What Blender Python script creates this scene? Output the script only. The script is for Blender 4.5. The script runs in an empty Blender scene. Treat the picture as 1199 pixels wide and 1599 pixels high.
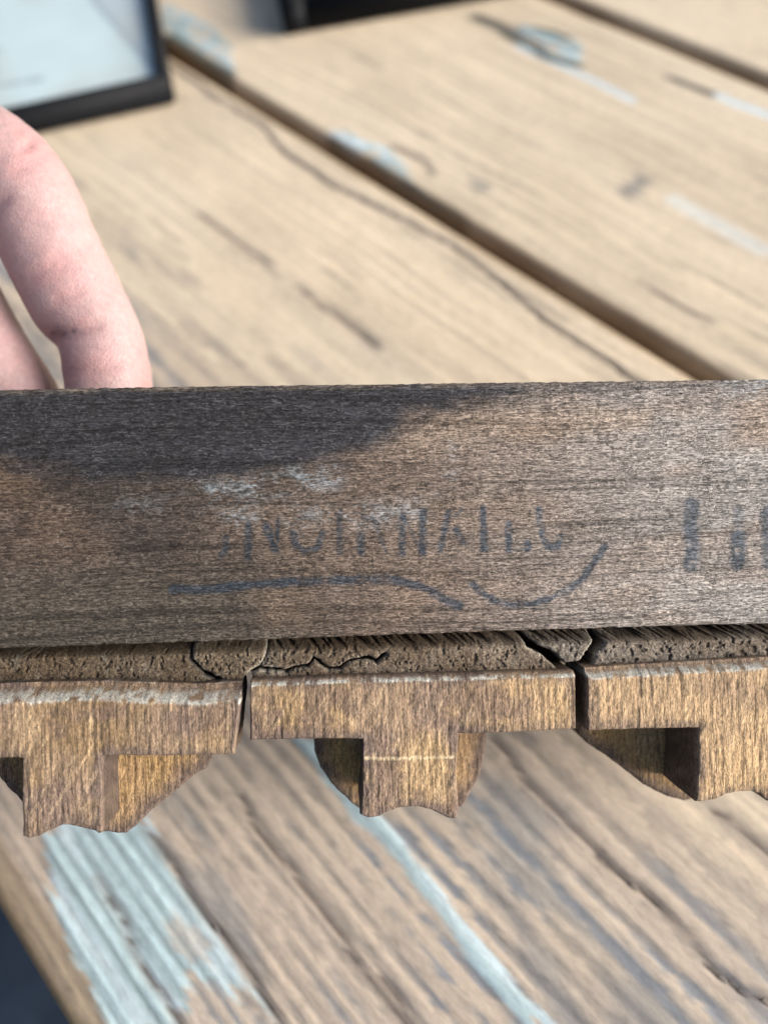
import bpy, bmesh, math, random
import numpy as np
from mathutils import Vector, Matrix

S = bpy.context.scene
random.seed(4)

# ------------------------------------------------------------------ camera, world, sun, exposure
F = 1155.0                       # focal length of the photograph in its pixels
H = 0.178                         # camera height over the table (m)
D = 0.125                        # distance to the stamped face
PITCH, ROLL = math.radians(60), math.radians(9)
_n0 = np.array([0, math.cos(PITCH), math.sin(PITCH)])
_c, _s = math.cos(ROLL), math.sin(ROLL)
NZ = np.array([_c*_n0[0]-_s*_n0[1], _s*_n0[0]+_c*_n0[1], _n0[2]])     # world up in camera axes
NY = np.array([0, 0, -1.0]); NY = NY-NZ*(NY@NZ); NY /= np.linalg.norm(NY)
NX = np.cross(NY, NZ)
C2W = np.array([NX, NY, NZ])     # camera axes -> world axes
CAM = np.array([0, 0, H])

cam = bpy.data.cameras.new('camera'); camo = bpy.data.objects.new('camera', cam)
S.collection.objects.link(camo); S.camera = camo
m4 = Matrix(C2W.tolist()).to_4x4(); m4.translation = Vector(CAM)
camo.matrix_world = m4
cam.sensor_fit = 'VERTICAL'; cam.sensor_height = 36.0; cam.lens = 36.0*F/1599.0
cam.clip_start = 0.005; cam.clip_end = 200
cam.dof.use_dof = True; cam.dof.focus_distance = 0.1275
cam.dof.aperture_fstop = cam.lens/3.6

SUN_CAM = np.array([0.87, 0.05, 0.42]); SUN_CAM /= np.linalg.norm(SUN_CAM)
sd = C2W@SUN_CAM
EL, AZ = math.asin(sd[2]), math.atan2(sd[0], sd[1])
w = bpy.data.worlds.new('World'); S.world = w; w.use_nodes = True
nt = w.node_tree; nt.nodes.clear()
sk = nt.nodes.new('ShaderNodeTexSky'); sk.sky_type = 'NISHITA'; sk.sun_disc = False
sk.sun_elevation = EL; sk.sun_rotation = AZ; sk.dust_density = 3.0; sk.air_density = 0.8; sk.ozone_density = 0.6
bg = nt.nodes.new('ShaderNodeBackground'); bg.inputs[1].default_value = 0.085
wo = nt.nodes.new('ShaderNodeOutputWorld')
nt.links.new(sk.outputs[0], bg.inputs[0]); nt.links.new(bg.outputs[0], wo.inputs[0])
sl = bpy.data.lights.new('sun', 'SUN'); sl.energy = 3.5; sl.angle = math.radians(42); sl.color = (1, .97, .935)
slo = bpy.data.objects.new('sun', sl); S.collection.objects.link(slo)
slo.rotation_euler = Vector(sd).to_track_quat('Z', 'Y').to_euler()
S.view_settings.view_transform = 'Standard'; S.view_settings.look = 'None'
S.view_settings.exposure = 0.92; S.view_settings.gamma = 1; S.view_settings.use_curve_mapping = False

# ------------------------------------------------------------------ maths helpers
def ray(x, y): return np.array([(x-599.5)/F, -(y-799.5)/F, -1.0])
def cam_pt(x, y, z):             # pixel + depth -> world point
    return CAM+C2W@(ray(x, y)*z)
def tbl(x, y, h=0.0):            # pixel -> point on the horizontal plane at height h
    r = C2W@ray(x, y); return CAM+r*((h-H)/r[2])
# object frame: x right along the rail, y away from the viewer, z up the face
YAW, TILT = math.radians(3.4), math.radians(1.35)
ux = np.array([math.cos(TILT)*math.cos(YAW), math.sin(TILT), -math.cos(TILT)*math.sin(YAW)]); ux /= np.linalg.norm(ux)
uy = np.cross(np.array([0, 1.0, 0]), ux); uy /= np.linalg.norm(uy)      # towards the viewer (camera +z)
if uy[2] > 0: uy = -uy
uz = np.cross(ux, uy)
if uz[1] < 0: uz = -uz
OO = np.array([0, 0, -D])
def face(x, y, dep=0.0):         # pixel -> (x, z) in object frame on the plane y = dep
    r = ray(x, y); p0 = OO+uy*dep
    p = r*((p0@uy)/(r@uy)); q = p-OO
    return (q@ux, q@uz)
OBJM = Matrix([list(C2W@ux)+[0], list(C2W@uy)+[0], list(C2W@uz)+[0], [0, 0, 0, 1]])
OBJM = Matrix([[OBJM[j][i] for j in range(3)]+[0] for i in range(3)]+[[0, 0, 0, 1]])
OBJM.translation = Vector(CAM+C2W@OO)

def vnoise(x, y, seed=0):
    rs = np.random.RandomState(seed); T = rs.rand(256, 256)
    xi = np.floor(x).astype(int); yi = np.floor(y).astype(int); fx = x-xi; fy = y-yi
    fx = fx*fx*(3-2*fx); fy = fy*fy*(3-2*fy)
    a = T[xi & 255, yi & 255]; b = T[(xi+1) & 255, yi & 255]; c = T[xi & 255, (yi+1) & 255]; d = T[(xi+1) & 255, (yi+1) & 255]
    return (a*(1-fx)+b*fx)*(1-fy)+(c*(1-fx)+d*fx)*fy
def fbm(x, y, seed=0, o=4):
    r = 0; a = 1; t = 0
    for i in range(o):
        r = r+a*vnoise(x*2**i+i*17.3, y*2**i+i*9.1, seed+i); t += a; a *= .55
    return r/t
def sstep(a, b, x):
    t = np.clip((x-a)/(b-a), 0, 1); return t*t*(3-2*t)
def segdist(px, py, pts, closed=False):
    d = np.full(px.shape, 1e9); n = len(pts)
    for i in range(n if closed else n-1):
        ax, ay = pts[i]; bx, by = pts[(i+1) % n]; dx, dy = bx-ax, by-ay; L = dx*dx+dy*dy+1e-18
        t = np.clip(((px-ax)*dx+(py-ay)*dy)/L, 0, 1)
        d = np.minimum(d, (px-ax-t*dx)**2+(py-ay-t*dy)**2)
    return np.sqrt(d)
def inpoly(px, py, pts):
    r = np.zeros(px.shape, bool); n = len(pts)
    for i in range(n):
        x1, y1 = pts[i]; x2, y2 = pts[(i+1) % n]
        if y1 == y2: continue
        c = ((y1 > py) != (y2 > py)) & (px < (x2-x1)*(py-y1)/(y2-y1)+x1); r ^= c
    return r
def pmask(px, py, pts, soft):    # 1 inside, soft edge
    d = segdist(px, py, pts, True); d = np.where(inpoly(px, py, pts), d, -d)
    return sstep(-soft, soft, d)
def mix(c, col, m):
    return c*(1-m[:, None])+np.array(col)[None]*m[:, None]

# ------------------------------------------------------------------ object helpers
def link(name, me, mat, parent=None):
    o = bpy.data.objects.new(name, me); S.collection.objects.link(o)
    if mat: me.materials.append(mat)
    if parent: o.parent = parent
    return o
def tag(o, label=None, cat=None, group=None, kind=None):
    for k, v in (('label', label), ('category', cat), ('group', group), ('kind', kind)):
        if v: o[k] = v
    return o
def mesh_np(name, V, Fc, col=None, smooth=True):
    me = bpy.data.meshes.new(name); me.from_pydata(V.tolist(), [], Fc.tolist() if hasattr(Fc, 'tolist') else Fc); me.update()
    if col is not None:
        a = me.color_attributes.new('Col', 'FLOAT_COLOR', 'POINT')
        a.data.foreach_set('color', np.hstack([col, np.ones((len(col), 1))]).astype(np.float32).ravel())
    me.polygons.foreach_set('use_smooth', [smooth]*len(me.polygons))
    return me

class N:
    """tiny node helper"""
    def __init__(s, name):
        s.m = bpy.data.materials.new(name); s.m.use_nodes = True; s.t = s.m.node_tree; s.b = s.t.nodes['Principled BSDF']
    def n(s, typ, ins=None, **kw):
        x = s.t.nodes.new('ShaderNode'+typ)
        for k, v in kw.items(): setattr(x, k, v)
        for k, v in (ins or {}).items():
            if isinstance(v, bpy.types.NodeSocket): s.t.links.new(v, x.inputs[k])
            else: x.inputs[k].default_value = v
        return x
    def ramp(s, f, stops):
        r = s.n('ValToRGB', {0: f}); e = r.color_ramp.elements
        while len(e) < len(stops): e.new(.5)
        for q, (p, c) in zip(e, stops): q.position = p; q.color = (c, c, c, 1) if not isinstance(c, tuple) else (*c, 1)
        return r.outputs[0]
    def mul(s, a, b): return s.n('Mix', {0: 1.0, 6: a, 7: b}, data_type='RGBA', blend_type='MULTIPLY').outputs[2]
    def mixc(s, f, a, b, bt='MIX'): return s.n('Mix', {0: f, 6: a, 7: b}, data_type='RGBA', blend_type=bt).outputs[2]
    def mp(s, scale, rot=(0, 0, 0)):
        if not hasattr(s, 'tc'): s.tc = s.n('TexCoord').outputs['Object']
        return s.n('Mapping', {0: s.tc, 2: rot, 3: scale}).outputs[0]
    def noise(s, vec, sc=1.0, det=3.0, rough=.6): return s.n('TexNoise', {'Vector': vec, 'Scale': sc, 'Detail': det, 'Roughness': rough}).outputs[0]
    def out(s, col, rough=.8, bump=None, dist=.0001, stren=1.0, spec=.3):
        if isinstance(col, bpy.types.NodeSocket): s.t.links.new(col, s.b.inputs['Base Color'])
        else: s.b.inputs['Base Color'].default_value = (*col, 1)
        s.b.inputs['Roughness'].default_value = rough; s.b.inputs['Specular IOR Level'].default_value = spec
        if bump is not None:
            b = s.n('Bump', {'Height': bump, 'Distance': dist, 'Strength': stren}); s.t.links.new(b.outputs[0], s.b.inputs['Normal'])
        return s.m

def fibre_mat(name, along, cross, light=1.0, curl=True, dark=.45, bright=1.7):
    """painted vertex colour x fibrous grain; along/cross are (x,y,z) mapping scales"""
    k = N(name); col = k.n('VertexColor', layer_name='Col').outputs[0]
    f1 = k.noise(k.mp(along), 1, 4, .65)                 # long grain
    f2 = k.noise(k.mp(cross), 1, 3, .7)                  # short fibres
    r1 = k.ramp(f1, [(.38, dark), (.5, .98), (.62, bright*.85)])
    r2 = k.ramp(f2, [(.38, dark), (.5, 1.0), (.61, bright)])
    c = k.mul(k.mul(col, r1), r2)
    h = k.n('Math', {0: f1, 1: f2}, operation='ADD').outputs[0]
    if curl:                                             # pale raised hairs and dark pin cracks
        warp = k.n('TexNoise', {'Vector': k.mp((900, 900, 900)), 'Scale': 1.0}).outputs[1]
        def wv(scale, amt, dz=0.0):
            return k.n('VectorMath', {0: k.n('VectorMath', {0: k.mp(scale), 1: k.n('VectorMath', {0: warp, 1: (amt, amt, amt)}, operation='MULTIPLY').outputs[0]}, operation='ADD').outputs[0], 1: (dz, dz*1.7, dz*.6)}, operation='ADD').outputs[0]
        d1 = k.ramp(k.noise(wv((750, 750, 4200), 1.4), 1, 1.5, .5), [(.60, 0.0), (.68, 1.0)])
        d2 = k.ramp(k.noise(wv((1500, 1500, 2600), 2.6, 31.0), 1, 1.0, .5), [(.62, 0.0), (.70, 1.0)])
        d3 = k.ramp(k.noise(wv((500, 500, 4600), 1.0, 67.0), 1, 1.5, .5), [(.60, 0.0), (.70, 1.0)])
        sp = k.ramp(k.noise(k.mp((180, 180, 260)), 1, 3), [(.35, .35), (.60, 1.0)])
        msk = k.n('Math', {0: k.n('Math', {0: d1, 1: d2}, operation='MAXIMUM').outputs[0], 1: sp}, operation='MULTIPLY').outputs[0]
        c = k.mixc(k.n('Math', {0: d3, 1: .6}, operation='MULTIPLY').outputs[0], c, (.012, .010, .009, 1))
        hair = k.mixc(1.0, k.mixc(1.0, col, (2.4, 2.4, 2.4, 1), 'MULTIPLY'), (.045, .043, .040, 1), 'ADD'); c = k.mixc(k.n('Math', {0: msk, 1: .8}, operation='MULTIPLY').outputs[0], c, hair)
        v2 = k.n('VectorMath', {0: k.mp((420, 420, 900)), 1: k.n('VectorMath', {0: warp, 1: (2.6, 2.6, 2.6)}, operation='MULTIPLY').outputs[0]}, operation='ADD').outputs[0]
        vo2 = k.n('TexVoronoi', {'Vector': v2, 'Scale': 1.0}, feature='DISTANCE_TO_EDGE').outputs[0]
        m2 = k.n('Math', {0: k.ramp(vo2, [(.0, 1.0), (.05, 0.0)]), 1: k.ramp(k.noise(k.mp((150, 150, 150))), [(.5, 0.0), (.6, 1.0)])}, operation='MULTIPLY').outputs[0]
        c = k.mixc(m2, c, (.03, .025, .022, 1))
        h = k.n('Math', {0: h, 1: k.n('Math', {0: msk, 1: .6}, operation='MULTIPLY').outputs[0]}, operation='ADD').outputs[0]
        h = k.n('Math', {0: h, 1: m2}, operation='SUBTRACT').outputs[0]
    return k.out(c, .85, h, .00012, .8, .25)

M_rail = fibre_mat('weathered_rail_wood', (330, 900, 3600), (1300, 2500, 4600), dark=.42, bright=1.75)
M_strip = fibre_mat('rough_end_grain', (2600, 2600, 2600), (5600, 5600, 5600), curl=False, dark=.45, bright=1.5)
M_block = fibre_mat('golden_cross_grain', (4200, 4200, 330), (6500, 6500, 1800), curl=False, dark=.50, bright=1.42)
def table_mat():
    k = N('worn_painted_plank'); col = k.n('VertexColor', layer_name='Col').outputs[0]
    f1 = k.noise(k.mp((25, 500, 500)), 1, 4, .6); f2 = k.noise(k.mp((260, 700, 700)), 1, 4, .7)
    c = k.mul(k.mul(col, k.ramp(f1, [(.32, .92), (.5, 1.0), (.7, 1.04)])), k.ramp(f2, [(.3, .8), (.5, 1.0), (.7, 1.12)]))
    h = k.n('Math', {0: f1, 1: f2}, operation='ADD').outputs[0]
    return k.out(c, .68, h, .00018, .5, .3)
M_table = table_mat()

# ------------------------------------------------------------------ setting: floor under the table
def box_me(name, x0, x1, y0, y1, z0, z1, bev=0.0, seg=2):
    bm = bmesh.new(); bmesh.ops.create_cube(bm, size=1)
    for v in bm.verts: v.co = Vector(((x0+x1)/2+v.co.x*(x1-x0), (y0+y1)/2+v.co.y*(y1-y0), (z0+z1)/2+v.co.z*(z1-z0)))
    if bev: bmesh.ops.bevel(bm, geom=bm.edges[:], offset=bev, segments=seg, affect='EDGES', profile=.5)
    me = bpy.data.meshes.new(name); bm.to_mesh(me); bm.free()
    if bev: me.polygons.foreach_set('use_smooth', [True]*len(me.polygons))
    return me
k = N('dark_floor'); fl = k.noise(k.mp((9, 9, 9)), 1, 5)
M_floor = k.out(k.ramp(fl, [(.3, (.012, .02, .035)), (.7, (.03, .045, .07))]), .7, fl, .01)
floor = link('floor', box_me('floor', -14, 14, -14, 14, -.78, -.74), M_floor); tag(floor, kind='structure')

# ------------------------------------------------------------------ table
e1 = tbl(1110, 590)-tbl(262, 75); e1 /= np.linalg.norm(e1)          # along the planks
e2 = np.cross([0, 0, 1.0], e1)                                       # across, towards the far planks
def st(x, y): p = tbl(x, y); return (p@e1, p@e2)
table = bpy.data.objects.new('wooden_table', None); S.collection.objects.link(table)
a1 = math.atan2(e1[1], e1[0]); table.rotation_euler = (0, 0, a1)
table.location = (0, 0, -.74)
TZ = .74
tag(table, 'weathered plank table with tan paint flaking to grey wood and pale teal', 'table')

tE = st(29, 1485)[1]; tA = st(700, 341)[1]; tB = st(1040, 65)[1]
sgn = 1 if tB > tA else -1
assert sgn > 0
PX = lambda L: [st(*p) for p in L]
TEAL = [PX(q) for q in (
    [(60, 1298), (130, 1270), (232, 1270), (262, 1345), (305, 1405), (345, 1465), (385, 1525), (445, 1612), (180, 1612), (140, 1540), (118, 1500), (95, 1450), (80, 1380)],
    [(455, 1150), (490, 1150), (545, 1230), (610, 1290), (660, 1360), (720, 1430), (785, 1500), (792, 1520), (885, 1612), (812, 1612), (785, 1555), (745, 1510), (690, 1440), (640, 1370), (590, 1310), (540, 1265), (500, 1210)],
    [(255, 5), (300, 25), (340, 48), (364, 75), (362, 128), (330, 112), (290, 85), (255, 55)],
    [(513, 212), (540, 203), (575, 222), (604, 228), (640, 268), (700, 330), (640, 305), (600, 283), (555, 255)],
    [(790, 44), (830, 38), (882, 53), (914, 75), (907, 104), (860, 100), (815, 78)],
)]
HOLE = [PX(q) for q in ([(300, 1525), (322, 1518), (352, 1556), (376, 1528), (440, 1612), (285, 1612)], [(250, 1438), (300, 1445), (335, 1475), (330, 1500), (265, 1475)])]
BRIGHT = [(PX([(808, 72), (870, 100), (930, 128), (986, 156)]), .0016), (PX([(1112, 146), (1150, 162), (1215, 186)]), .0018), (PX([(520, 208), (545, 220), (572, 228)]), .0015), (PX([(588, 230), (606, 242)]), .0013), (PX([(1050, 312), (1110, 345), (1190, 390)]), .0035)]
CRACK = [  # points, half width, depth
    (PX([(266, 100), (330, 150), (400, 190), (440, 235), (520, 290), (610, 335), (700, 380), (780, 440), (850, 500), (930, 555), (1000, 600), (1080, 650)]), .0012, .003),
    (PX([(765, 1150), (810, 1200), (870, 1275), (940, 1340)]), .0012, .0015),
    (PX([(935, 1335), (985, 1375), (1000, 1385), (1040, 1430), (1085, 1475), (1110, 1510), (1150, 1540), (1215, 1580)]), .0010, .0032),
    (PX([(153, 1372), (200, 1455), (283, 1612)]), .0007, .002),
    (PX([(236, 1300), (300, 1398), (340, 1452), (390, 1525), (445, 1612)]), .0009, .0025),
    (PX([(596, 1530), (655, 1612)]), .0007, .002),
    (PX([(1118, 1268), (1160, 1300), (1215, 1345)]), .0008, .0012),
    (PX([(375, 1250), (460, 1370), (560, 1500), (640, 1612)]), .0009, .0015),
    (PX([(465, 450), (500, 478), (540, 505), (585, 540)]), .0012, .0015),
    (PX([(310, 335), (360, 370), (420, 412)]), .0012, .001),
    (PX([(1000, 440), (1060, 480), (1110, 500)]), .0010, .001),
    (PX([(740, 25), (790, 42), (850, 75)]), .0015, .002),
    (PX([(612, 228), (660, 250), (672, 272)]), .0012, .002),
    (PX([(1040, 120), (1110, 148)]), .0012, .0015),
]
STREAK = []
EDGE = [(PX([(565, 250), (610, 278), (660, 308), (715, 342)]), .0030), (PX([(262, 60), (300, 84), (355, 119)]), .0035), (PX([(515, 216), (540, 238), (575, 262)]), .0016), (PX([(745, 28), (780, 42), (806, 62)]), .0026), (PX([(806, 62), (850, 88), (905, 104)]), .0016), (PX([(836, 44), (860, 50), (885, 60)]), .0014), (PX([(1045, 122), (1112, 146)]), .0012)]
rs_ = random.Random(5)
for _ in range(46):
    x_, y_ = rs_.uniform(120, 1199), rs_.uniform(0, 600); q0 = st(x_, y_); L_ = rs_.uniform(.006, .03); dv = rs_.uniform(-.001, .001)
    STREAK.append(([(q0[0], q0[1]), (q0[0]+L_*.5, q0[1]+dv), (q0[0]+L_, q0[1]+dv*.4)], rs_.uniform(.0004, .0011), rs_.uniform(.15, .5)))
STAIN = [PX([(965, 300), (985, 285), (1000, 272), (1022, 285), (1000, 300), (980, 312)]), PX([(0+730, 275), (765, 290), (745, 305)])]

def plank_me(name, t0, t1, s0, s1, ds, dt, seed, thick=.036):
    ss = np.arange(s0, s1+ds, ds); n = int((t1-t0)/dt); tt = np.linspace(t0, t1, n)
    G = np.array(np.meshgrid(ss, tt, indexing='ij')); s = G[0].ravel(); t = G[1].ravel()
    de = np.minimum(t-t0, t1-t); r = .0034
    wob = (fbm(s*30, t*0+seed, seed, 3)-.5)*.002
    z = -np.where(de < r, r-np.sqrt(np.clip(r*r-(r-de)**2, 0, None)), 0)
    bend = np.sin(s*7+seed)*1.6+fbm(s*12, t*8, seed+50, 2)*3.0
    g1 = fbm(s*5+seed*3, t*640+bend*1.5, seed, 2)                           # grain ridges along the plank
    g2 = fbm(s*26, t*420, seed+9, 3)
    band = fbm(s*6+5, t*330+bend, seed+20, 2)
    near = sstep(st(600, 600)[1]+.04, st(900, 1300)[1], t)              # grain is barer towards the near edge
    blot = fbm(s*75, t*230, seed+3, 4)
    lf = sstep(st(640, 1450)[1], st(330, 1450)[1], t); pr = g1*(.25+.35*lf)+band*(.40-.22*lf)+blot*(.28-.10*lf)+g2*.07-.5
    tn = (t-tE)/H; ph = (tn*2.2-1.15*tn*tn)*H/.0036*2*math.pi*.62
    stp = np.sin(ph+(fbm(s*7, t*40, seed+71, 3)-.5)*5+(fbm(s*3, t*9, seed+72, 2)-.5)*5)
    nr = sstep(st(560, 640)[1], st(760, 1180)[1], t)
    worn = sstep(.0, .10, pr+(near-.72)*.09)*(1-nr)+nr*sstep(.05, .85, stp*.85+(fbm(s*330, t*460, seed+3, 4)-.5)*2.3+(fbm(s*20, t*90, seed+6, 2)-.5)*1.2+.12)
    z += (g1-.5)*.0004+(g2-.5)*.00025-worn*.00018
    base = np.array([.72, .592, .428])[None]*(0.74+.28*fbm(s*14, t*30, seed+5, 4)+.24*fbm(s*60, t*90, seed+6, 4))[:, None]
    base = mix(base, (.52, .43, .345), nr*.85); base = mix(base, (.78, .66, .49), sstep(.5, .75, fbm(s*9+3, t*22, seed+7, 3))*(.6-.3*nr))
    c = mix(base, (.225, .205, .185), worn*(.20+.36*near)); c = mix(c, (.24, .27, .31), nr*sstep(.55, .7, fbm(s*14, t*60, seed+81, 3))*worn*.7)
    if abs(t0-tE) < 1e-6:
        tl = st(88, 1450)[1]-tE; tq = t-t0+(fbm(s*40, t*120, 15, 3)-.5)*.004
        e = sstep(tl*1.12, tl*.95, tq); c = mix(c, (.29, .225, .145), e*.75)
        c = mix(c, (.20, .185, .10), sstep(tl*.55, tl*.25, tq)*.7); c = mix(c, (.17, .12, .08), e*sstep(.55, .68, fbm(s*60, t*160, 25, 3))*.6)
    c = mix(c, (.18, .20, .22), sstep(.6, .72, fbm(s*22, t*60, seed+31, 3))*.5*near)
    wx = (fbm(s*90, t*700, 41, 3)-.5)*.012; wy = (fbm(s*130, t*260, 42, 3)-.5)*.0028
    for i, q in enumerate(TEAL):
        m = pmask(s+wx, t+wy, q, .0005)
        if i == 0:
            for h in HOLE: m = m*(1-pmask(s+wx, t+wy, h, .0006)*(.95 if h is HOLE[0] else .6))
        if m.max() > 0:
            st1 = .5-.42*stp*nr*(1 if i == 0 else .25)+(fbm(s*30, t*700, 77, 3)-.5)*.8
            tc = np.array([.42, .54, .56] if i < 2 else [.36, .45, .45])[None]*(.62+.75*st1)[:, None]
            tc = mix(tc, (.68, .80, .83), sstep(.48, .62, fbm(s*20, t*300, 55, 3))*(.75 if i < 2 else .45))
            gap = sstep(.74, .64, fbm(s*40, t*330, 66, 3)) if i == 4 else np.ones_like(s)
            m = m*(.1+.9*gap)*(1 if i < 2 else sstep(.30, .42, fbm(s*150, t*350, 88, 3))); c = c*(1-m[:, None])+tc*m[:, None]; z += m*.0002
    for q, hw in BRIGHT:
        d = segdist(s+wx*.3, t+wy*.3, q); c = mix(c, (.70, .82, .86), sstep(hw*1.3, hw*.5, d)*(.9 if hw < .003 else .4))
    for q, hw in EDGE: c = mix(c, (.065, .078, .062), sstep(hw*1.7, hw*.5, segdist(s+wx*.3, t+wy*.6, q))*.92)
    for q, hw, a_ in STREAK: c = mix(c, (.20, .17, .145), sstep(hw*1.8, hw*.2, segdist(s+wx*.4, t+wy*.3, q))*a_)
    for q in STAIN: c = mix(c, (.13, .15, .17), pmask(s+wx*.9, t+wy*.9, q, .0025)*.7)
    for q, hw, dp in CRACK:
        d = segdist(s, t+(fbm(s*110, t*0, 12, 5)-.5)*(.0030 if q[0][1] < st(600, 700)[1] else .0016), q); hv = hw*(.62 if q[0][1] < st(600, 700)[1] else .5)*(.45+.7*fbm(s*90, t*0, 5, 4))
        m = sstep(hv*1.3, hv*.3, d); z -= m*dp*(.35 if q[0][1] < st(600, 700)[1] and dp < .0039 else .6); c = mix(c, (.085, .062, .05), m*(.8 if q[0][1] < st(600, 700)[1] else .6))
        c = mix(c, (.24, .20, .17), sstep(hw*3.2, hw*.6, d)*.40)
    rim = sstep(.0050, .0008, de)                                        # paint rubbed off the arrises, brown wood
    c = mix(c, (.30, .20, .11), rim*(.55+.4*vnoise(s*40, t*0, 8)))
    # two teal remnants that run down into the joint
    V = np.stack([s, t, TZ+z], 1)
    ns, n_ = len(ss), n; idx = np.arange(ns*n_).reshape(ns, n_)
    Fc = np.stack([idx[:-1, :-1], idx[1:, :-1], idx[1:, 1:], idx[:-1, 1:]], -1).reshape(-1, 4).tolist()
    # skirt down to the underside
    loop = list(idx[:, 0])+list(idx[-1, 1:])+list(idx[-2::-1, -1])+list(idx[0, -2:0:-1])
    B = V[loop].copy(); B[:, 2] = TZ-thick; b0 = len(V); L = len(loop)
    V = np.vstack([V, B]); sc = np.tile([[.20, .13, .07]], (L, 1)); c = np.vstack([c, sc])
    for i in range(L):
        j = (i+1) % L; Fc.append([int(loop[j]), int(loop[i]), b0+i, b0+j])
    Fc.append([b0+i for i in range(L)][::-1])
    me = mesh_np(name, V, Fc, c); return me
GAP = .0050
W = tB-tA
edges = [(tE, tA-GAP/2), (tA+GAP/2, tB-GAP/2)]
t = tB
for i in range(4): edges.append((t+GAP/2, t+W-GAP/2)); t += W
S0, S1 = st(262, 75)[0]-.55, st(900, 1599)[0]+.45
for i, (a, b) in enumerate(edges):
    me = plank_me('plank', a, b, S0 if i < 3 else S0-.0, S1, .002 if i < 3 else .004, .0009 if i < 2 else .002, 11+i*7)
    link('plank', me, M_table, table)
TT1 = t
k = N('bare_brown_wood'); fz = k.noise(k.mp((20, 300, 300)), 1, 4)
M_bare = k.out(k.ramp(fz, [(.3, (.05, .03, .018)), (.7, (.12, .08, .05))]), .8, fz, .001)
for s_ in (S0+.12, S1-.12): link('batten', box_me('batten', s_-.04, s_+.04, tE+.03, TT1-.03, TZ-.074, TZ-.036), M_bare, table)
for s_ in (S0+.12, S1-.12):
    for t_ in (tE+.07, TT1-.07): link('leg', box_me('leg', s_-.035, s_+.035, t_-.035, t_+.035, 0.0, TZ-.074, .003), M_bare, table)

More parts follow.
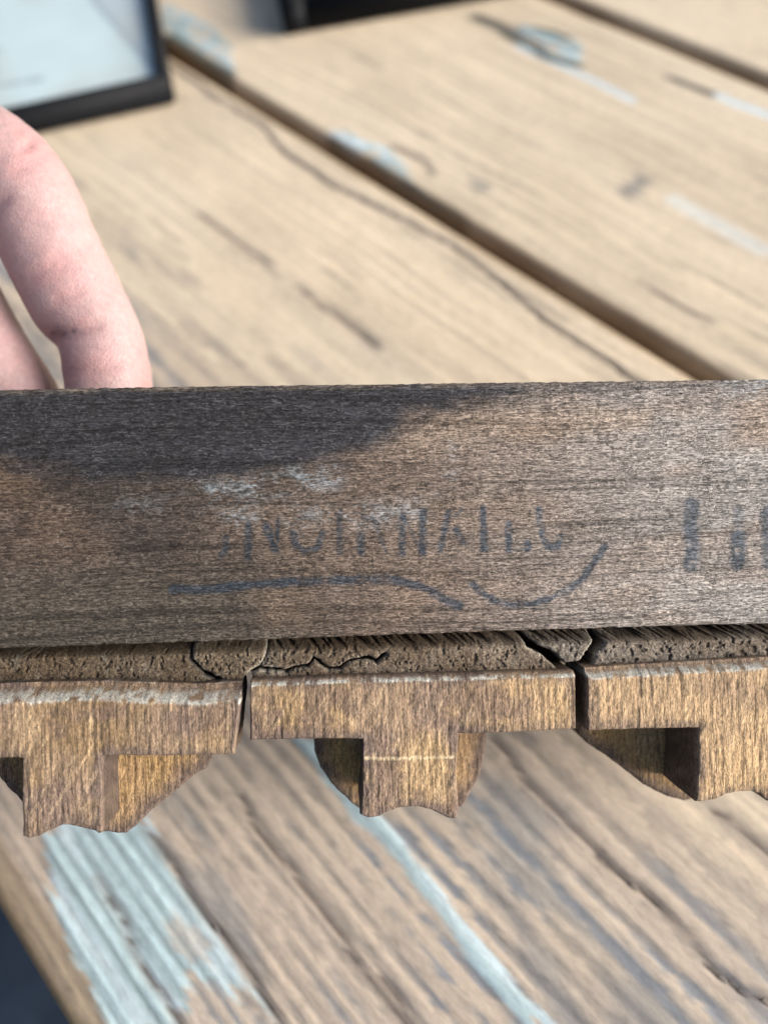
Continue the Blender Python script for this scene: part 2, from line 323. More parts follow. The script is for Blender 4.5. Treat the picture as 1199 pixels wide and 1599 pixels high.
# ------------------------------------------------------------------ picture frames on the table
def pframe(corner, px_r, px_b, hgt, wid, dep, bez, label, smear=False):
    """corner: pixel of the near top corner; px_r along one side, px_b along the other"""
    c0 = tbl(*corner, hgt); a = tbl(*px_r, hgt)-c0; a /= np.linalg.norm(a)
    b = np.cross([0, 0, 1.0], a); q = tbl(*px_b, hgt)-c0
    if q@b < 0: b = -b
    root = bpy.data.objects.new('picture_frame', None); S.collection.objects.link(root)
    # local x along a, local y = z cross a
    root.location = (c0[0], c0[1], .0008); root.rotation_euler = (0, 0, math.atan2(a[1], a[0]))
    sy = 1 if (np.cross([0, 0, 1.0], a)@b) > 0 else -1
    k = N('black_lacquer'); nz = k.noise(k.mp((400, 400, 400)), 1, 4)
    mt = k.out(k.ramp(nz, [(.3, (.004, .005, .007)), (.75, (.010, .011, .014))]), .6, nz, .0002, .4, .12)
    bm = bmesh.new()
    def bx(x0, x1, y0, y1, z0, z1):
        y0, y1 = sorted((y0*sy, y1*sy)); r = bmesh.ops.create_cube(bm, size=1)['verts']
        for v in r: v.co = Vector(((x0+x1)/2+v.co.x*(x1-x0), (y0+y1)/2+v.co.y*(y1-y0), (z0+z1)/2+v.co.z*(z1-z0)))
    bx(0, bez, 0, dep, 0, hgt); bx(wid-bez, wid, 0, dep, 0, hgt)
    bx(bez+.00001, wid-bez-.00001, 0, bez, 0, hgt-.00004); bx(bez+.00001, wid-bez-.00001, dep-bez, dep, 0, hgt-.00004)
    bmesh.ops.bevel(bm, geom=bm.edges[:], offset=.0009, segments=2, affect='EDGES')
    me = bpy.data.meshes.new('border'); bm.to_mesh(me); bm.free(); me.polygons.foreach_set('use_smooth', [True]*len(me.polygons))
    link('border', me, mt, root)
    k = N('pale_print'); 
    # paper sheet: dense grid so that its marks are part of the sheet
    xs = np.linspace(bez, wid-bez, 220); ys = np.linspace(bez, dep-bez, 300)
    G = np.array(np.meshgrid(xs, ys, indexing='ij')); X = G[0].ravel(); Y = G[1].ravel()
    col = np.tile([[.78, .93, .92]], (len(X), 1))*(0.93+.1*fbm(X*60, Y*60, 4, 4))[:, None]
    if smear:
        def loc(px, py):
            p = tbl(px, py, hgt-.002)-c0; return (p@a, p@b)
        m = pmask(X, Y, [loc(*p) for p in ((140, -30), (148, 0), (244, 108), (300, 60), (260, -60))], .002); col = mix(col, (.55, .60, .62), m*.6)
        m = sstep(.0030, .0006, segdist(X, Y, [loc(*p) for p in ((140, -20), (148, 0), (244, 110))])); col = mix(col, (.36, .42, .48), m*.6)
        ln = [loc(*p) for p in ((-60, 142), (0, 132), (62, 121))]
        ink = sstep(.0022, .0012, segdist(X, Y, ln)+(fbm(X*900, Y*900, 3, 2)-.5)*.003); col = mix(col, (.26, .32, .36), ink*.55)
        ln = [loc(*p) for p in ((-40, 80), (0, 76))]
        ink = sstep(.0022, .0012, segdist(X, Y, ln)+(fbm(X*900, Y*900, 6, 2)-.5)*.004); col = mix(col, (.35, .4, .4), ink*.4)
        col = mix(col, (.62, .60, .50), sstep(.5, .7, fbm(X*25, Y*25, 14, 3))*.35)
    V = np.stack([X, Y*sy, np.full_like(X, hgt-.0035)], 1); idx = np.arange(220*300).reshape(220, 300)
    Fc = np.stack([idx[:-1, :-1], idx[1:, :-1], idx[1:, 1:], idx[:-1, 1:]], -1).reshape(-1, 4)
    if sy < 0: Fc = Fc[:, ::-1]
    vc = k.n('VertexColor', layer_name='Col').outputs[0]
    link('print', mesh_np('print', V, Fc, col), k.out(vc, .6), root)
    y0, y1 = sorted((bez*sy, (dep-bez)*sy))
    link('backing', box_me('backing', bez, wid-bez, y0, y1, .0005, hgt-.0042), mt, root)
    g = N('frame_glass'); g.t.nodes.remove(g.b)
    bf = g.n('NewGeometry').outputs['Backfacing']; fr = g.n('Math', {0: g.n('Fresnel', {'IOR': 1.5}).outputs[0], 1: g.n('Math', {0: 1.0, 1: bf}, operation='SUBTRACT').outputs[0]}, operation='MULTIPLY').outputs[0]; tr = g.n('BsdfTransparent'); gl = g.n('BsdfGlossy', {'Roughness': .03})
    mx = g.n('MixShader', {0: fr, 1: tr.outputs[0], 2: gl.outputs[0]}); g.t.links.new(mx.outputs[0], g.t.nodes['Material Output'].inputs[0])
    link('glass', box_me('glass', bez-.0002, wid-bez+.0002, y0-.0002, y1+.0002, hgt-.0030, hgt-.0018), g.m, root)
    tag(root, label, 'picture frame', 'black picture frames lying on the table')
    return root
pframe((264, 124), (240, -10), (60, 160), .011, .20, .15, .0048, 'black picture frame with pale blue print lying beside the fingers', True)
pframe((437, 14), (640, -22), (376, -14), .012, .15, .20, .011, 'black frame of which only a dark corner shows, centre top of the table')

# ------------------------------------------------------------------ the wooden piece
root = bpy.data.objects.new('moulding_fragment', None); S.collection.objects.link(root)
root.matrix_world = OBJM
tag(root, 'weathered wooden rail with faded blue ink stamp above three T-shaped blocks', 'wooden moulding')

def densify(pts, step, jit, seed, closed=True):
    out = []; n = len(pts); rs = 0.0
    for i in range(n):
        a = np.array(pts[i]); b = np.array(pts[(i+1) % n]); L = np.linalg.norm(b-a)
        if L < 1e-9: continue
        m = max(1, int(L/step)); nn = np.array([-(b-a)[1], (b-a)[0]])/L
        for j in range(m):
            p = a+(b-a)*j/m; s_ = rs+L*j/m
            q = (fbm(np.array([s_*1400.0]), np.array([seed*3.1]), seed, 4)[0]-.5)*2*jit if jit else 0
            out.append(tuple(p+nn*q))
        rs += L
    return out
def carve(name, pts_px, y0, y1, step, jit, rnd, paint, relief, mat, parent, seed=1, dep_px=None, slope=None):
    """solid cut to an outline: fine front sheet with real relief, walls running back to y1"""
    d0 = y0 if dep_px is None else dep_px
    poly = densify([face(x, y, d0) for x, y in pts_px], max(step*1.5, .0003), jit, seed)
    P = np.array(poly); x0, z0 = P.min(0)-step; x1, z1 = P.max(0)+step
    xs = np.arange(x0, x1, step); zs = np.arange(z0, z1, step)
    cx, cz = np.meshgrid((xs[:-1]+xs[1:])/2, (zs[:-1]+zs[1:])/2, indexing='ij')
    ins = inpoly(cx, cz, poly); nx, nz = len(xs), len(zs)
    I, J = np.nonzero(ins); vid = lambda i, j: i*nz+j
    Q = np.stack([vid(I, J), vid(I+1, J), vid(I+1, J+1), vid(I, J+1)], 1)
    used, inv = np.unique(Q.ravel(), return_inverse=True); Q = inv.reshape(-1, 4)
    X = xs[used//nz].copy(); Z = zs[used % nz].copy()
    # boundary edges
    E = np.concatenate([Q[:, [0, 1]], Q[:, [1, 2]], Q[:, [2, 3]], Q[:, [3, 0]]]); key = np.sort(E, 1); kk = key[:, 0].astype(np.int64)*10**7+key[:, 1]
    u, ix, ct = np.unique(kk, return_index=True, return_counts=True); BE = E[ix[ct == 1]]
    bv = np.unique(BE.ravel())
    # snap rim to the outline
    bx_, bz_ = X[bv], Z[bv]; best = np.full(len(bv), 1e9); nxp = bx_.copy(); nzp = bz_.copy(); n = len(poly)
    for i in range(n):
        ax, az = poly[i]; ex, ez = poly[(i+1) % n]; dx, dz = ex-ax, ez-az; L = dx*dx+dz*dz+1e-18
        tt_ = np.clip(((bx_-ax)*dx+(bz_-az)*dz)/L, 0, 1); qx, qz = ax+tt_*dx, az+tt_*dz; dd = (bx_-qx)**2+(bz_-qz)**2
        mk = dd < best; best[mk] = dd[mk]; nxp[mk] = qx[mk]; nzp[mk] = qz[mk]
    X[bv] = nxp; Z[bv] = nzp
    de = segdist(X, Z, poly, True)
    rr = rnd*(.5+vnoise(X*900, Z*900, seed)); y = np.where(de < rr, rr-np.sqrt(np.clip(rr*rr-(rr-de)**2, 0, None)), 0)
    y = y0+y+relief(X, Z, de)
    if slope is not None: y = y+slope(X, Z)
    col = paint(X, Z, de)
    V = np.stack([X, y, Z], 1); n0 = len(V); lv = np.linspace(0, 1, 7)[1:]
    Fc = Q.tolist(); mp_ = {int(v): i for i, v in enumerate(bv)}; prev = {int(v): int(v) for v in bv}
    Vs = [V]; Cs = [col]; base = n0
    for L_ in lv:
        R = V[bv].copy(); R[:, 1] = R[:, 1]*(1-L_)+y1*L_
        R[:, 0] += (vnoise(R[:, 0]*500, R[:, 2]*500+L_*9, 31)-.5)*jit*2; R[:, 2] += (vnoise(R[:, 0]*500+7, R[:, 2]*500+L_*9, 32)-.5)*jit*2
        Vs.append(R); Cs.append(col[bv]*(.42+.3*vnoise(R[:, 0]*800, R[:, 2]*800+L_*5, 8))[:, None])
        cur = {int(v): base+i for i, v in enumerate(bv)}
        for a_, b_ in BE.tolist(): Fc.append([b_, a_, None, None] and [prev[b_], prev[a_], cur[a_], cur[b_]])
        prev = cur; base += len(bv)
    # back sheet
    bk = {}; R = V.copy(); R[:, 1] = y1; off = base; Vs.append(R); Cs.append(col)
    inner = set(range(n0))
    for q in Q.tolist(): Fc.append([(prev[v] if v in prev else off+v) for v in q[::-1]])
    me = mesh_np(name, np.vstack(Vs), Fc, np.vstack(Cs))
    if hasattr(me, 'set_sharp_from_angle'): me.set_sharp_from_angle(angle=math.radians(50))
    return link(name, me, mat, parent)

# ---- rail with the stamp
T = [(-330, 606), (0, 608), (300, 603), (700, 598), (1199, 592), (1600, 588)]
Bm = [(1600, 962), (1199, 974), (1000, 979), (800, 985), (600, 992), (415, 999), (200, 1006), (0, 1013), (-330, 1024)]
Fp = lambda L: [face(*p) for p in L]
INK = []
def stroke(pts, w_, a_=1.0): INK.append((Fp(pts), w_*.000108, a_))
stroke([(352, 838), (354, 856), (346, 868)], 6, .8)
stroke([(388, 816), (387, 870)], 7, .8); stroke([(372, 811), (396, 811)], 3, .3)
stroke([(416, 822), (430, 858)], 7, .95); stroke([(434, 812), (433, 846)], 4, .8)
stroke([(458, 832), (462, 850), (478, 862), (496, 854), (503, 834)], 7, .8); stroke([(460, 818), (480, 806), (500, 816)], 4, .35)
stroke([(530, 802), (530, 862)], 6, .75)
stroke([(564, 840), (563, 864)], 7, .85); stroke([(566, 806), (585, 814), (603, 862)], 5, .6); stroke([(565, 812), (564, 840)], 4, .3)
stroke([(628, 806), (628, 864)], 7, .9); stroke([(630, 806), (658, 860)], 4, .5)
stroke([(660, 798), (660, 862)], 7, .9)
stroke([(700, 800), (694, 828), (687, 858)], 6, .9); stroke([(712, 827), (724, 848)], 6, .8); stroke([(720, 796), (708, 808)], 4, .55); stroke([(695, 828), (712, 828)], 4, .6)
stroke([(754, 792), (756, 858)], 7, .95); stroke([(746, 858), (764, 858)], 3, .6)
stroke([(794, 816), (794, 858)], 7, .9); stroke([(823, 848), (823, 857)], 8, .95); stroke([(788, 858), (828, 858)], 2.5, .5)
stroke([(841, 796), (842, 815), (846, 838), (856, 856), (870, 854), (876, 838)], 6, .9)
stroke([(1080, 788), (1077, 822), (1081, 850), (1077, 880)], 15, .85)
stroke([(1152, 798), (1154, 818)], 12, .55); stroke([(1152, 838), (1151, 878)], 16, .9)
stroke([(1199, 800), (1201, 876)], 16, .75); stroke([(1250, 800), (1248, 876)], 16, .75); stroke([(1300, 800), (1290, 876)], 14, .75)
FLO = [(Fp([(270, 919), (300, 921), (340, 919), (400, 913), (460, 909), (520, 906), (575, 904), (620, 906), (650, 913), (680, 926), (700, 940), (718, 946)]), .00105),
       (Fp([(738, 911), (752, 926), (772, 938), (795, 944), (830, 943), (862, 933), (890, 918), (912, 900), (928, 878), (944, 853)]), .00085)]
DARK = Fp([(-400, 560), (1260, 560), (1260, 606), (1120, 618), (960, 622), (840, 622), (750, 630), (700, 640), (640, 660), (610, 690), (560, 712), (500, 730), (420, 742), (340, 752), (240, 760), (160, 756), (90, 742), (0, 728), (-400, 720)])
def rail_paint(x, z, de):
    x = x.copy(); z = z.copy()
    c = np.tile([[.200, .152, .122]], (len(x), 1))
    u = (x-face(0, 800)[0])/(face(1199, 800)[0]-face(0, 800)[0])
    c = mix(c, (.080, .060, .048), sstep(.66, .05, u)*.88)
    c = mix(c, (.30, .285, .27), sstep(.45, 1.0, u)*.8)
    bands = fbm(x*18, z*420, 3, 4); c = c*(.72+.56*bands)[:, None]
    c = mix(c, (.26, .195, .15), sstep(.5, .7, fbm(x*45, z*160, 6, 3))*.35)
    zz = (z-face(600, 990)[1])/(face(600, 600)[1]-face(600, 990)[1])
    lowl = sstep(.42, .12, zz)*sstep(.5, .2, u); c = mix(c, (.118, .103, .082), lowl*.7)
    m = pmask(x, z, Fp([(620, 690), (680, 655), (800, 640), (1020, 640), (1010, 668), (760, 682), (640, 700)]), .0016); c = mix(c, (.36, .28, .215), m*.6)
    wob = (fbm(x*150, z*400, 9, 4)-.5)
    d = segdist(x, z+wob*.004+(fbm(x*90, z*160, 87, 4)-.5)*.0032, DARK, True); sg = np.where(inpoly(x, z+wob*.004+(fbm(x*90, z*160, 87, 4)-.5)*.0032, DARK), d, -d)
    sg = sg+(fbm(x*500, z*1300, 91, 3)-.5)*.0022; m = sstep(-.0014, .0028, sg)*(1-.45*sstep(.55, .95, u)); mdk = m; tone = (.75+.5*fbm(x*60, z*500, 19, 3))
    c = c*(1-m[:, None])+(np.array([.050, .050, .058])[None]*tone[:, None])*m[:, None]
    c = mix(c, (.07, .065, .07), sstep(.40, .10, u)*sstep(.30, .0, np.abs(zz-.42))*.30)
    lines = sstep(.60, .72, fbm(x*28, z*2300+np.sin(x*60)*1.5, 83, 2)); c = c*(1-.42*lines)[:, None]
    chk = sstep(.70, .76, fbm(x*1900, z*700, 84, 2))*sstep(.5, .62, fbm(x*130, z*130, 85, 2)); c = c*(1-.35*chk)[:, None]
    c = mix(c, (.30, .205, .14), sstep(.50, .70, fbm(x*35+3, z*75, 86, 3))*.35*(1-mdk))
    # chalky bloom
    for q, a_, wd in ((Fp([(330, 770), (400, 762), (470, 748), (520, 745)]), .8, .0016), (Fp([(190, 790), (260, 780), (340, 785)]), .22, .0020), (Fp([(360, 808), (395, 806)]), .8, .0012),
                      (Fp([(460, 810), (560, 806), (650, 800)]), .5, .0018), (Fp([(680, 770), (690, 745), (712, 742)]), .35, .0007), (Fp([(705, 690), (708, 712)]), .35, .0006), (Fp([(100, 620), (500, 600)]), .0, .001), (Fp([(1150, 600), (1199, 602)]), .5, .002)):
        n_ = fbm(x*1500, z*2600, 23, 3)*.55+fbm(x*260, z*420, 24, 3)*.45; m = sstep(wd*2.2, 0, segdist(x, z, q))*sstep(.40, .68, n_)*a_; c = mix(c, (.40, .46, .50), m*.75)
    # stamped ink, broken by the grain
    g = fbm(x*700, z*1500, 37, 3); g2 = fbm(x*300, z*260, 39, 2)
    for q, wd, a_ in INK:
        d = segdist(x, z, q); m = sstep(wd*1.2, wd*.45, d+(g-.5)*.0009)*a_*sstep(.12, .48, g*.85+g2*.15); c = mix(c, (.028, .052, .080), m*.86)
    for q, wd in FLO:
        d = segdist(x, z, q); m = sstep(wd*1.05, wd*.35, d+(g-.5)*.0011)*sstep(.15, .50, g*.6+g2*.4); c = mix(c, (.032, .054, .082), m*.78)
    c = c*(.50+.40*sstep(.15, 1, u))[:, None]  # darker to the left: light falloff multiplied into the colour, besides the stain
    m = sstep(.0012, 0, de)*(z > 0); c = mix(c, (.36, .28, .20), m*.35*vnoise(x*200, z*0, 3))
    return c
def rail_relief(x, z, de):
    r = (fbm(x*120, z*2600, 2, 3)-.5)*.00022+(fbm(x*700, z*1800, 5, 3)-.5)*.00016
    return r
carve('rail', T+Bm, 0, .016, .00019, .00016, .0005, rail_paint, rail_relief, M_rail, root, 3)

# ---- rough middle layer, five broken pieces
def strip_paint(seed, tint):
    def f(x, z, de):
        c = np.tile([tint], (len(x), 1)).astype(float)*np.array([.72, .66, .60])*(.62+.38*sstep(face(100, 1020)[0], face(1000, 1020)[0], x))[:, None]*(.7+.6*fbm(x*300, z*500, seed, 4))[:, None]  # tone drops to the left: shading along the strip painted into its tint
        zt = face(600, 990)[1]
        c = mix(c, (.36, .33, .27), sstep(.62, .8, fbm(x*900, z*900, seed+2, 3))*.3)
        c = mix(c, (.50, .48, .42), sstep(.0006, .0, de)*.35)
        c = mix(c, (.085, .055, .03), sstep(.45, .7, fbm(x*90, z*200, seed+4, 3))*.5)
        pits = sstep(.60, .68, fbm(x*1300, z*1300, seed+6, 2)-.03); return mix(c, (.05, .035, .025), pits*.4)
    return f
def strip_relief(lean, seed, saw=0):
    def f(x, z, de):
        r = (fbm(x*2200, z*2200, seed, 3)-.5)*.00030+(fbm(x*260, z*260, seed+3, 3)-.5)*.0005
        r = r+sstep(.60, .72, fbm(x*1300, z*1300, seed+6, 2)-.03)*.0003
        a_, b_ = face(0, 1026), face(1199, 992); zr = z-(a_[1]+(x-a_[0])/(b_[0]-a_[0])*(b_[1]-a_[1]))
        top = sstep(-.0012, .0012, zr)*1.9
        r = r+top*lean
        if saw: # slanting saw marks across the upper half
            sv = fbm((x+z*1.1)*1500, z*60, seed+8, 2); r = r+top*sstep(.5, .62, sv)*saw
        return r
    return f
zb = 0
strips = [
    ('backing_strip', [(-330, 1000), (0, 995), (1199, 965), (1600, 955), (1600, 1010), (1199, 1018), (900, 1032), (390, 1050), (0, 1060), (-330, 1066)], .0108, (.10, .07, .045), 0, 0),
    ('filler_strip', [(-330, 1010), (0, 1005), (298, 990), (294, 1008), (298, 1030), (322, 1056), (345, 1066), (338, 1072), (300, 1076), (240, 1068), (120, 1064), (0, 1070), (-330, 1080)], .0034, (.22, .185, .14), .0026, 0),
    ('wedge', [(302, 988), (412, 984), (416, 1022), (404, 1040), (386, 1052), (376, 1064), (362, 1066), (340, 1058), (322, 1050), (302, 1030), (296, 1010)], .0026, (.24, .20, .15), .0022, 0),
    ('filler_strip', [(418, 984), (810, 970), (822, 1010), (845, 1022), (862, 1036), (876, 1050), (780, 1052), (640, 1054), (560, 1054), (480, 1060), (398, 1066), (392, 1052), (404, 1046), (436, 1049), (446, 1052), (460, 1044), (482, 1042), (490, 1030), (500, 1038), (512, 1047), (530, 1046), (545, 1034), (560, 1032), (572, 1030), (588, 1037), (600, 1026), (603, 1022), (604, 1019), (597, 1022), (586, 1031), (574, 1025), (560, 1028), (545, 1030), (528, 1042), (513, 1042), (500, 1033), (489, 1025), (480, 1038), (460, 1040), (446, 1047), (436, 1044), (406, 1040), (416, 1024)], .0028, (.25, .215, .175), .0026, .0009),
    ('wedge', [(818, 970), (922, 966), (930, 985), (928, 1002), (915, 1018), (908, 1030), (898, 1034), (882, 1036), (868, 1020), (846, 1010), (832, 1002), (822, 988)], .0026, (.26, .245, .22), .0026, .0008),
    ('filler_strip', [(934, 966), (1600, 945), (1600, 1022), (1199, 1026), (1100, 1034), (1000, 1040), (928, 1046), (924, 1036), (930, 1020), (946, 1004), (938, 984)], .0026, (.27, .25, .225), .0028, .0011),
]
for i, (nm, pts, y0, tint, lean, saw) in enumerate(strips):
    o = carve(nm, pts, y0, .0155 if i == 0 else .0105, .00014, .00022, .0007, strip_paint(50+i*7, tint), strip_relief(lean, 60+i*5, saw), M_strip, root, 20+i)

# ---- T-shaped blocks with bracket behind
def block_paint(seed, dirt, line=None, ew=.0022):
    def f(x, z, de):
        c = np.tile([[.40, .272, .150]], (len(x), 1))*(.60+.50*sstep(face(0, 1100)[0], face(1150, 1100)[0], x))[:, None]*(.84+.32*fbm(x*160, z*70, seed, 4))[:, None]  # base darkens block by block leftwards: light falloff painted in along with grime
        c = mix(c, (.52, .37, .215), sstep(.48, .7, fbm(x*700, z*90, seed+1, 3))*.45)
        c = mix(c, (.16, .11, .085), sstep(.50, .68, fbm(x*130+5, z*180, seed+2, 4))*.65*dirt)
        c = mix(c, (.24, .175, .14), sstep(.45, .7, fbm(x*60+5, z*60, seed+12, 3))*.45*dirt)
        sc = fbm((x*.6+z)*260, (x-z*.6)*1900, seed+3, 3); c = mix(c, (.68, .52, .32), sstep(.62, .74, sc)*.22)
        if ew > .003: c = mix(c, (.60, .36, .13), .25+.4*sstep(.4, .6, fbm(x*90, z*120, seed+5, 3)))
        c = mix(c, (.11, .085, .08), sstep(ew, .0002, de+(fbm(x*500, z*500, seed+4, 3)-.5)*.0025)*(.6 if ew < .003 else .85))
        if line:
            c = mix(c, (.68, .54, .34), sstep(.00045, .0001, segdist(x, z, Fp(line))+(fbm(x*900, z*900, 8, 2)-.5)*.0004)*.7)
        return c
    return f
def block_relief(seed):
    def f(x, z, de):
        return (fbm(x*1700, z*160, seed, 3)-.5)*.00034+(fbm(x*1400, z*1100, seed+1, 3)-.5)*.00012+(fbm((x*.6+z)*200, (x-z*.6)*1500, seed+3, 2)-.5)*.00012
    return f
def ledge(pxs, wd, amount):
    """worn, dusty chamfer along the top arris"""
    pts = Fp(pxs)
    def s_(x, z): return sstep(wd, 0, segdist(x, z, pts))*amount
    def m_(x, z):
        q = segdist(x, z, pts)+(fbm(x*400, z*400, 77, 3)-.5)*wd*.5; return sstep(wd*1.15, wd*.85, q)*sstep(wd*.15, wd*.6, q)
    return s_, m_
blocks = [
    dict(front=[(-150, 1082), (0, 1074), (150, 1070), (300, 1075), (374, 1070), (375, 1100), (366, 1178), (280, 1180), (160, 1180), (158, 1240), (160, 1300), (154, 1302), (142, 1292), (118, 1287), (92, 1289), (78, 1296), (66, 1304), (48, 1309), (36, 1306), (35, 1240), (36, 1184), (0, 1184), (-150, 1186)],
         back=[(-50, 1150), (333, 1140), (334, 1180), (322, 1200), (300, 1214), (270, 1240), (235, 1268), (215, 1288), (196, 1304), (150, 1300), (100, 1288), (75, 1300), (20, 1240), (-30, 1190)],
         y=-.0020, lw=.0022, la=.0034, top=[(-150, 1082), (0, 1074), (150, 1070), (300, 1075), (374, 1072)], dirt=1.15, line=None),
    dict(front=[(390, 1064), (560, 1058), (720, 1054), (898, 1049), (899, 1138), (820, 1143), (716, 1146), (712, 1210), (716, 1262), (713, 1279), (700, 1278), (688, 1272), (674, 1265), (652, 1260), (625, 1262), (606, 1268), (592, 1275), (575, 1277), (562, 1272), (567, 1235), (566, 1154), (480, 1154), (391, 1156)],
         back=[(488, 1120), (760, 1110), (760, 1160), (757, 1185), (748, 1215), (735, 1240), (722, 1262), (700, 1262), (620, 1250), (566, 1268), (545, 1252), (520, 1228), (500, 1200), (491, 1175)],
         y=-.0004, lw=.0008, la=.0008, top=[(390, 1064), (560, 1058), (720, 1054), (898, 1049)], dirt=1.15, line=[(572, 1183), (640, 1182), (706, 1181)]),
    dict(front=[(917, 1046), (1060, 1038), (1199, 1030), (1430, 1022), (1428, 1128), (1246, 1135), (1244, 1180), (1240, 1249), (1215, 1256), (1196, 1250), (1188, 1240), (1176, 1236), (1156, 1236), (1134, 1241), (1116, 1249), (1098, 1252), (1086, 1252), (1090, 1200), (1090, 1137), (1000, 1138), (917, 1141)],
         back=[(904, 1060), (1330, 1050), (1330, 1140), (1290, 1190), (1240, 1236), (1180, 1232), (1120, 1240), (1070, 1252), (1040, 1244), (1005, 1226), (975, 1202), (945, 1180), (915, 1160), (905, 1148)],
         y=-.0012, lw=.0014, la=.0020, top=[(917, 1046), (1060, 1038), (1199, 1030), (1430, 1022)], dirt=.55, line=None),
]
for i, b in enumerate(blocks):
    s_, m_ = ledge(b['top'], b['lw'], b['la'])
    bp = block_paint(100+i*9, b['dirt'], b['line'])
    def fp(x, z, de, bp=bp, m_=m_):
        return mix(bp(x, z, de), (.56, .56, .50), m_(x, z)*sstep(.3, .55, fbm(x*900, z*1200, 5, 3))*.8)
    th = (.0095, .0140, .0130)[i]
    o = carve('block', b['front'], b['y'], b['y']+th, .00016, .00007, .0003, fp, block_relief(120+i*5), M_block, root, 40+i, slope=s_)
    bk = carve('bracket', b['back'], b['y']+th+.0002, b['y']+th+.012, .00022, .00010, .0006, block_paint(200+i*9, b['dirt']*.8, None, .0042), block_relief(220+i*5), M_block, o, 50+i, dep_px=b['y']+th)

# ------------------------------------------------------------------ hand holding the left end from behind
def tube(bm, pts, rad, flat=1.0, n=20):
    """smooth tube through points with radii, round tip"""
    P = [np.array(p) for p in pts]; k_ = len(P); Q = []; Rr = []
    for i in range(k_-1):
        p0 = P[max(i-1, 0)]; p1 = P[i]; p2 = P[i+1]; p3 = P[min(i+2, k_-1)]
        for j in range(10):
            t_ = j/10; Q.append(.5*((2*p1)+(-p0+p2)*t_+(2*p0-5*p1+4*p2-p3)*t_**2+(-p0+3*p1-3*p2+p3)*t_**3))
            e = t_*t_*(3-2*t_); Rr.append(rad[i]*(1-e)+rad[i+1]*e)
    Q.append(P[-1]); Rr.append(rad[-1])
    d = Q[-1]-Q[-2]; d /= np.linalg.norm(d); r = Rr[-1]
    for a in (20, 40, 60, 75, 86): Q.append(P[-1]+d*r*math.sin(math.radians(a))); Rr.append(r*math.cos(math.radians(a)))
    ref = np.array([0.3, 0.2, 1.0]); prev = None
    for i, (q, r) in enumerate(zip(Q, Rr)):
        d = Q[min(i+1, len(Q)-1)]-Q[max(i-1, 0)]; d = d/np.linalg.norm(d)
        a = np.cross(d, ref); a /= np.linalg.norm(a); b = np.cross(d, a)
        ring = [bm.verts.new(Vector(q+a*r*math.cos(2*math.pi*j/n)+b*r*flat*math.sin(2*math.pi*j/n))) for j in range(n)]
        if prev:
            for j in range(n): bm.faces.new([prev[j], prev[(j+1) % n], ring[(j+1) % n], ring[j]])
        else: bm.faces.new(ring[::-1])
        prev = ring
    bm.faces.new(prev)
cp = cam_pt
mm = .001
bm = bmesh.new()
Z0 = .1500
tube(bm, [cp(-470, 190, .140), cp(-250, 120, .150), cp(-66, 212, .153), cp(26, 280, .152), cp(85, 400, .151), cp(118, 465, .151), cp(156, 525, .150), cp(171, 600, .149), cp(176, 700, .1485)],
     [11*mm, 10.2*mm, 9.8*mm, 9.9*mm, 9.8*mm, 9.7*mm, 8.4*mm, 8.6*mm, 7.6*mm])
tube(bm, [cp(-560, 330, .139), cp(-340, 260, .148), cp(-190, 330, .152), cp(-100, 430, .152), cp(-26, 552, .1525), cp(38, 652, .1535), cp(56, 760, .151), cp(60, 860, .1485)],
     [11*mm, 10.5*mm, 10.2*mm, 9.8*mm, 9.4*mm, 9*mm, 8.7*mm, 7.6*mm])
tube(bm, [cp(-620, 470, .138), cp(-430, 430, .148), cp(-310, 500, .153), cp(-240, 610, .153), cp(-185, 730, .151), cp(-150, 830, .150), cp(-138, 920, .149)],
     [11*mm, 10.2*mm, 9.8*mm, 9.4*mm, 9*mm, 8.4*mm, 7.2*mm])
tube(bm, [cp(-640, 610, .137), cp(-480, 600, .147), cp(-400, 660, .152), cp(-340, 760, .152), cp(-310, 850, .150), cp(-296, 920, .149)],
     [10*mm, 9*mm, 8.6*mm, 8.2*mm, 7.6*mm, 6.6*mm])
# thumb, in front of the rail
tube(bm, [cp(-840, 640, .120), cp(-640, 800, .108), cp(-470, 830, .104), cp(-330, 800, .106), cp(-240, 790, .109)], [14*mm, 12*mm, 10.6*mm, 10*mm, 8.4*mm], .9)
# palm and wrist
tube(bm, [cp(-1500, 1150, .100), cp(-1150, 800, .115), cp(-950, 600, .125), cp(-720, 400, .134), cp(-560, 290, .138)], [27*mm, 25*mm, 22*mm, 18*mm, 11*mm], .8, 28)
tube(bm, [cp(-950, 620, .125), cp(-760, 500, .132), cp(-620, 480, .137)], [20*mm, 17*mm, 11*mm], 1, 24)
tube(bm, [cp(-950, 680, .123), cp(-780, 620, .130), cp(-650, 600, .136)], [19*mm, 16*mm, 10.5*mm], 1, 24)
tube(bm, [cp(-2600, 2100, .085), cp(-2000, 1550, .090), cp(-1450, 1110, .102)], [36*mm, 32*mm, 27*mm], .85, 28)
me = bpy.data.meshes.new('hand'); bm.to_mesh(me); bm.free()
tmp = bpy.data.objects.new('hand_tmp', me); S.collection.objects.link(tmp)
md = tmp.modifiers.new('r', 'REMESH'); md.mode = 'VOXEL'; md.voxel_size = .0011
sm = tmp.modifiers.new('s', 'SMOOTH'); sm.factor = .5; sm.iterations = 10
bpy.context.view_layer.update()
dg = bpy.context.evaluated_depsgraph_get(); hm = bpy.data.meshes.new_from_object(tmp.evaluated_get(dg))
bpy.data.objects.remove(tmp)
nv = len(hm.vertices); co = np.empty(nv*3); hm.vertices.foreach_get('co', co); co = co.reshape(-1, 3)
no = np.empty(nv*3); hm.vertex_normals.foreach_get('vector', no) if hasattr(hm, 'vertex_normals') else None; no = no.reshape(-1, 3)
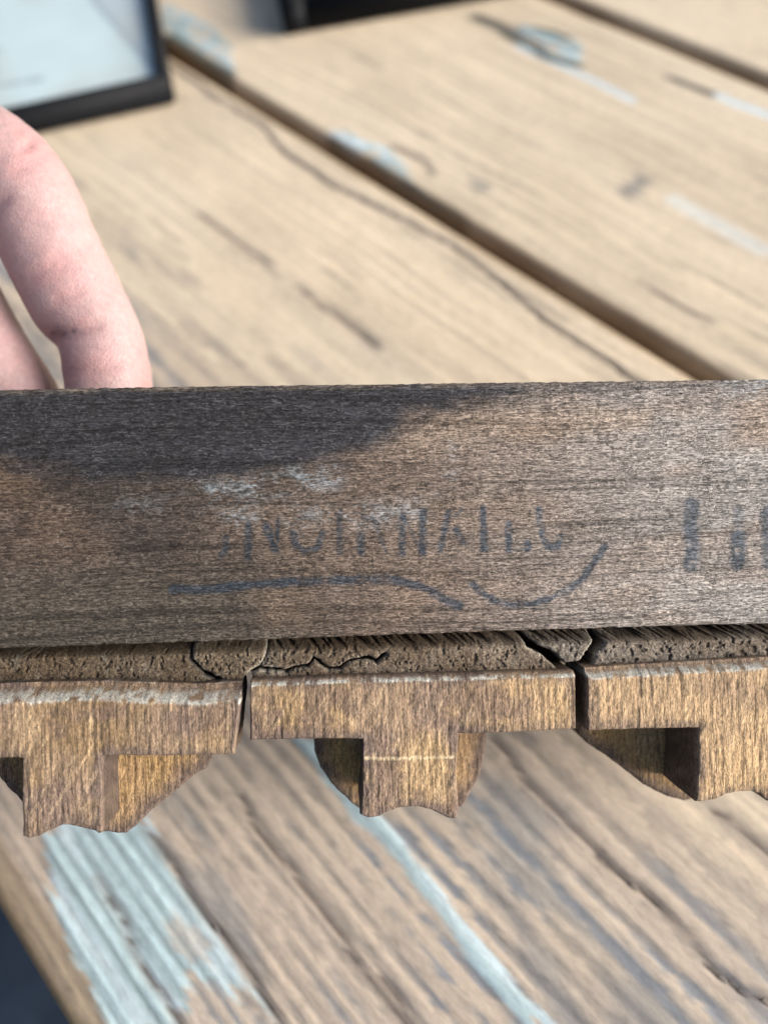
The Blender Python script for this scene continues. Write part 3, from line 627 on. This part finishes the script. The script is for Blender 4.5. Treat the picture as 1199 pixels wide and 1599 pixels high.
# creases: short arcs on the inner bends, fine wrinkles over the knuckles
def seg3(p, a, b):
    ab = b-a; t_ = np.clip(((p-a)@ab)/(ab@ab), 0, 1); return np.linalg.norm(p-(a+t_[:, None]*ab), axis=1)
def front(x, y, z=.1415): return cp(x, y, z)
base = np.array([.43, .29, .285]); colr = np.tile(base[None], (nv, 1))
n3 = fbm(co[:, 0]*120+co[:, 2]*70, co[:, 1]*120+co[:, 2]*90, 3, 4)
colr = mix(colr, (.50, .25, .25), sstep(.45, .75, n3)*.22); colr = mix(colr, (.52, .40, .39), sstep(.55, .3, n3)*.2)
dsp = (fbm(co[:, 0]*300, co[:, 1]*300+co[:, 2]*260, 7, 4)-.5)*.0004
CR = [([(112, 580, .144), (150, 574, .1405), (205, 562, .142)], .0012, .00035), ([(58, 428, .144), (100, 408, .1415), (145, 388, .142)], .0012, .0003), ([(30, 262, .144), (60, 246, .143), (90, 240, .145)], .0009, .0003), ([(38, 232, .144), (66, 218, .1445)], .0008, .0004),
      ([(80, 526, .146), (104, 520, .143), (135, 512, .1415), (168, 503, .142)], .0010, .0012), ([(-40, 340, .146), (-8, 322, .144), (28, 300, .1435)], .0011, .0012),
      ([(90, 468, .142), (130, 452, .1415)], .0009, .0004), ([(44, 224, .1445), (60, 205, .1455), (78, 196, .148)], .0010, .0006), ([(30, 205, .145), (52, 190, .147)], .0007, .0004),
      ([(-60, 690, .145), (0, 660, .142), (40, 640, .143)], .001, .001)]
for pts, wd, dp in CR:
    d = np.full(nv, 1e9); PP = [cp(*p) for p in pts]
    # measure across the viewing ray so that the crease lies on the skin
    for a, b in zip(PP[:-1], PP[1:]): d = np.minimum(d, seg3(co, a, b))
    m = sstep(.0032+wd, .0, d)
    d2 = np.full(nv, 1e9); uu = np.zeros(nv)
    for si, (a, b) in enumerate(zip(PP[:-1], PP[1:])):
        ab = b-a; vv = (a+b)/2-CAM; nn = np.cross(ab, vv); nn /= np.linalg.norm(nn)
        t_ = ((co-a)@ab)/(ab@ab); q = np.abs((co-a)@nn)+np.maximum(np.maximum(-t_, (t_-1)), 0)*np.linalg.norm(ab)*.8; uu = np.where(q < d2, (si+np.clip(t_, 0, 1))/(len(PP)-1), uu); d2 = np.minimum(d2, q)
    g_ = sstep(.0130, .005, d)*np.sqrt(np.clip(1-uu, 0, 1))*.9; m = sstep(wd*1.6, 0, d2)*g_
    dsp -= m*dp; colr = mix(colr, (.42, .17, .16), sstep(wd*3.2, 0, d2)*g_*.28)
co2 = co+no*dsp[:, None]
hm.vertices.foreach_set('co', co2.ravel())
at = hm.color_attributes.new('Col', 'FLOAT_COLOR', 'POINT'); at.data.foreach_set('color', np.hstack([colr, np.ones((nv, 1))]).astype(np.float32).ravel())
hm.polygons.foreach_set('use_smooth', [True]*len(hm.polygons))
k = N('skin'); vc = k.n('VertexColor', layer_name='Col').outputs[0]
fn = k.noise(k.mp((900, 900, 900)), 1, 4); pores = k.n('TexVoronoi', {'Vector': k.mp((1500, 1500, 1500)), 'Scale': 1.0}, feature='DISTANCE_TO_EDGE').outputs[0]
hh = k.n('Math', {0: fn, 1: k.ramp(pores, [(0, 0.0), (.2, 1.0)])}, operation='ADD').outputs[0]
M_skin = k.out(k.mul(vc, k.ramp(fn, [(.3, .88), (.7, 1.1)])), .42, hh, .00008, .6, .5)
k.b.inputs['Subsurface Weight'].default_value = .35; k.b.inputs['Subsurface Radius'].default_value = (1, .35, .2); k.b.inputs['Subsurface Scale'].default_value = .003
hm.materials.clear(); hm.name = 'person'
hand = link('person', hm, M_skin); tag(hand, 'bare hand gripping the left end of the wooden rail from behind, fingers curled down', 'person')
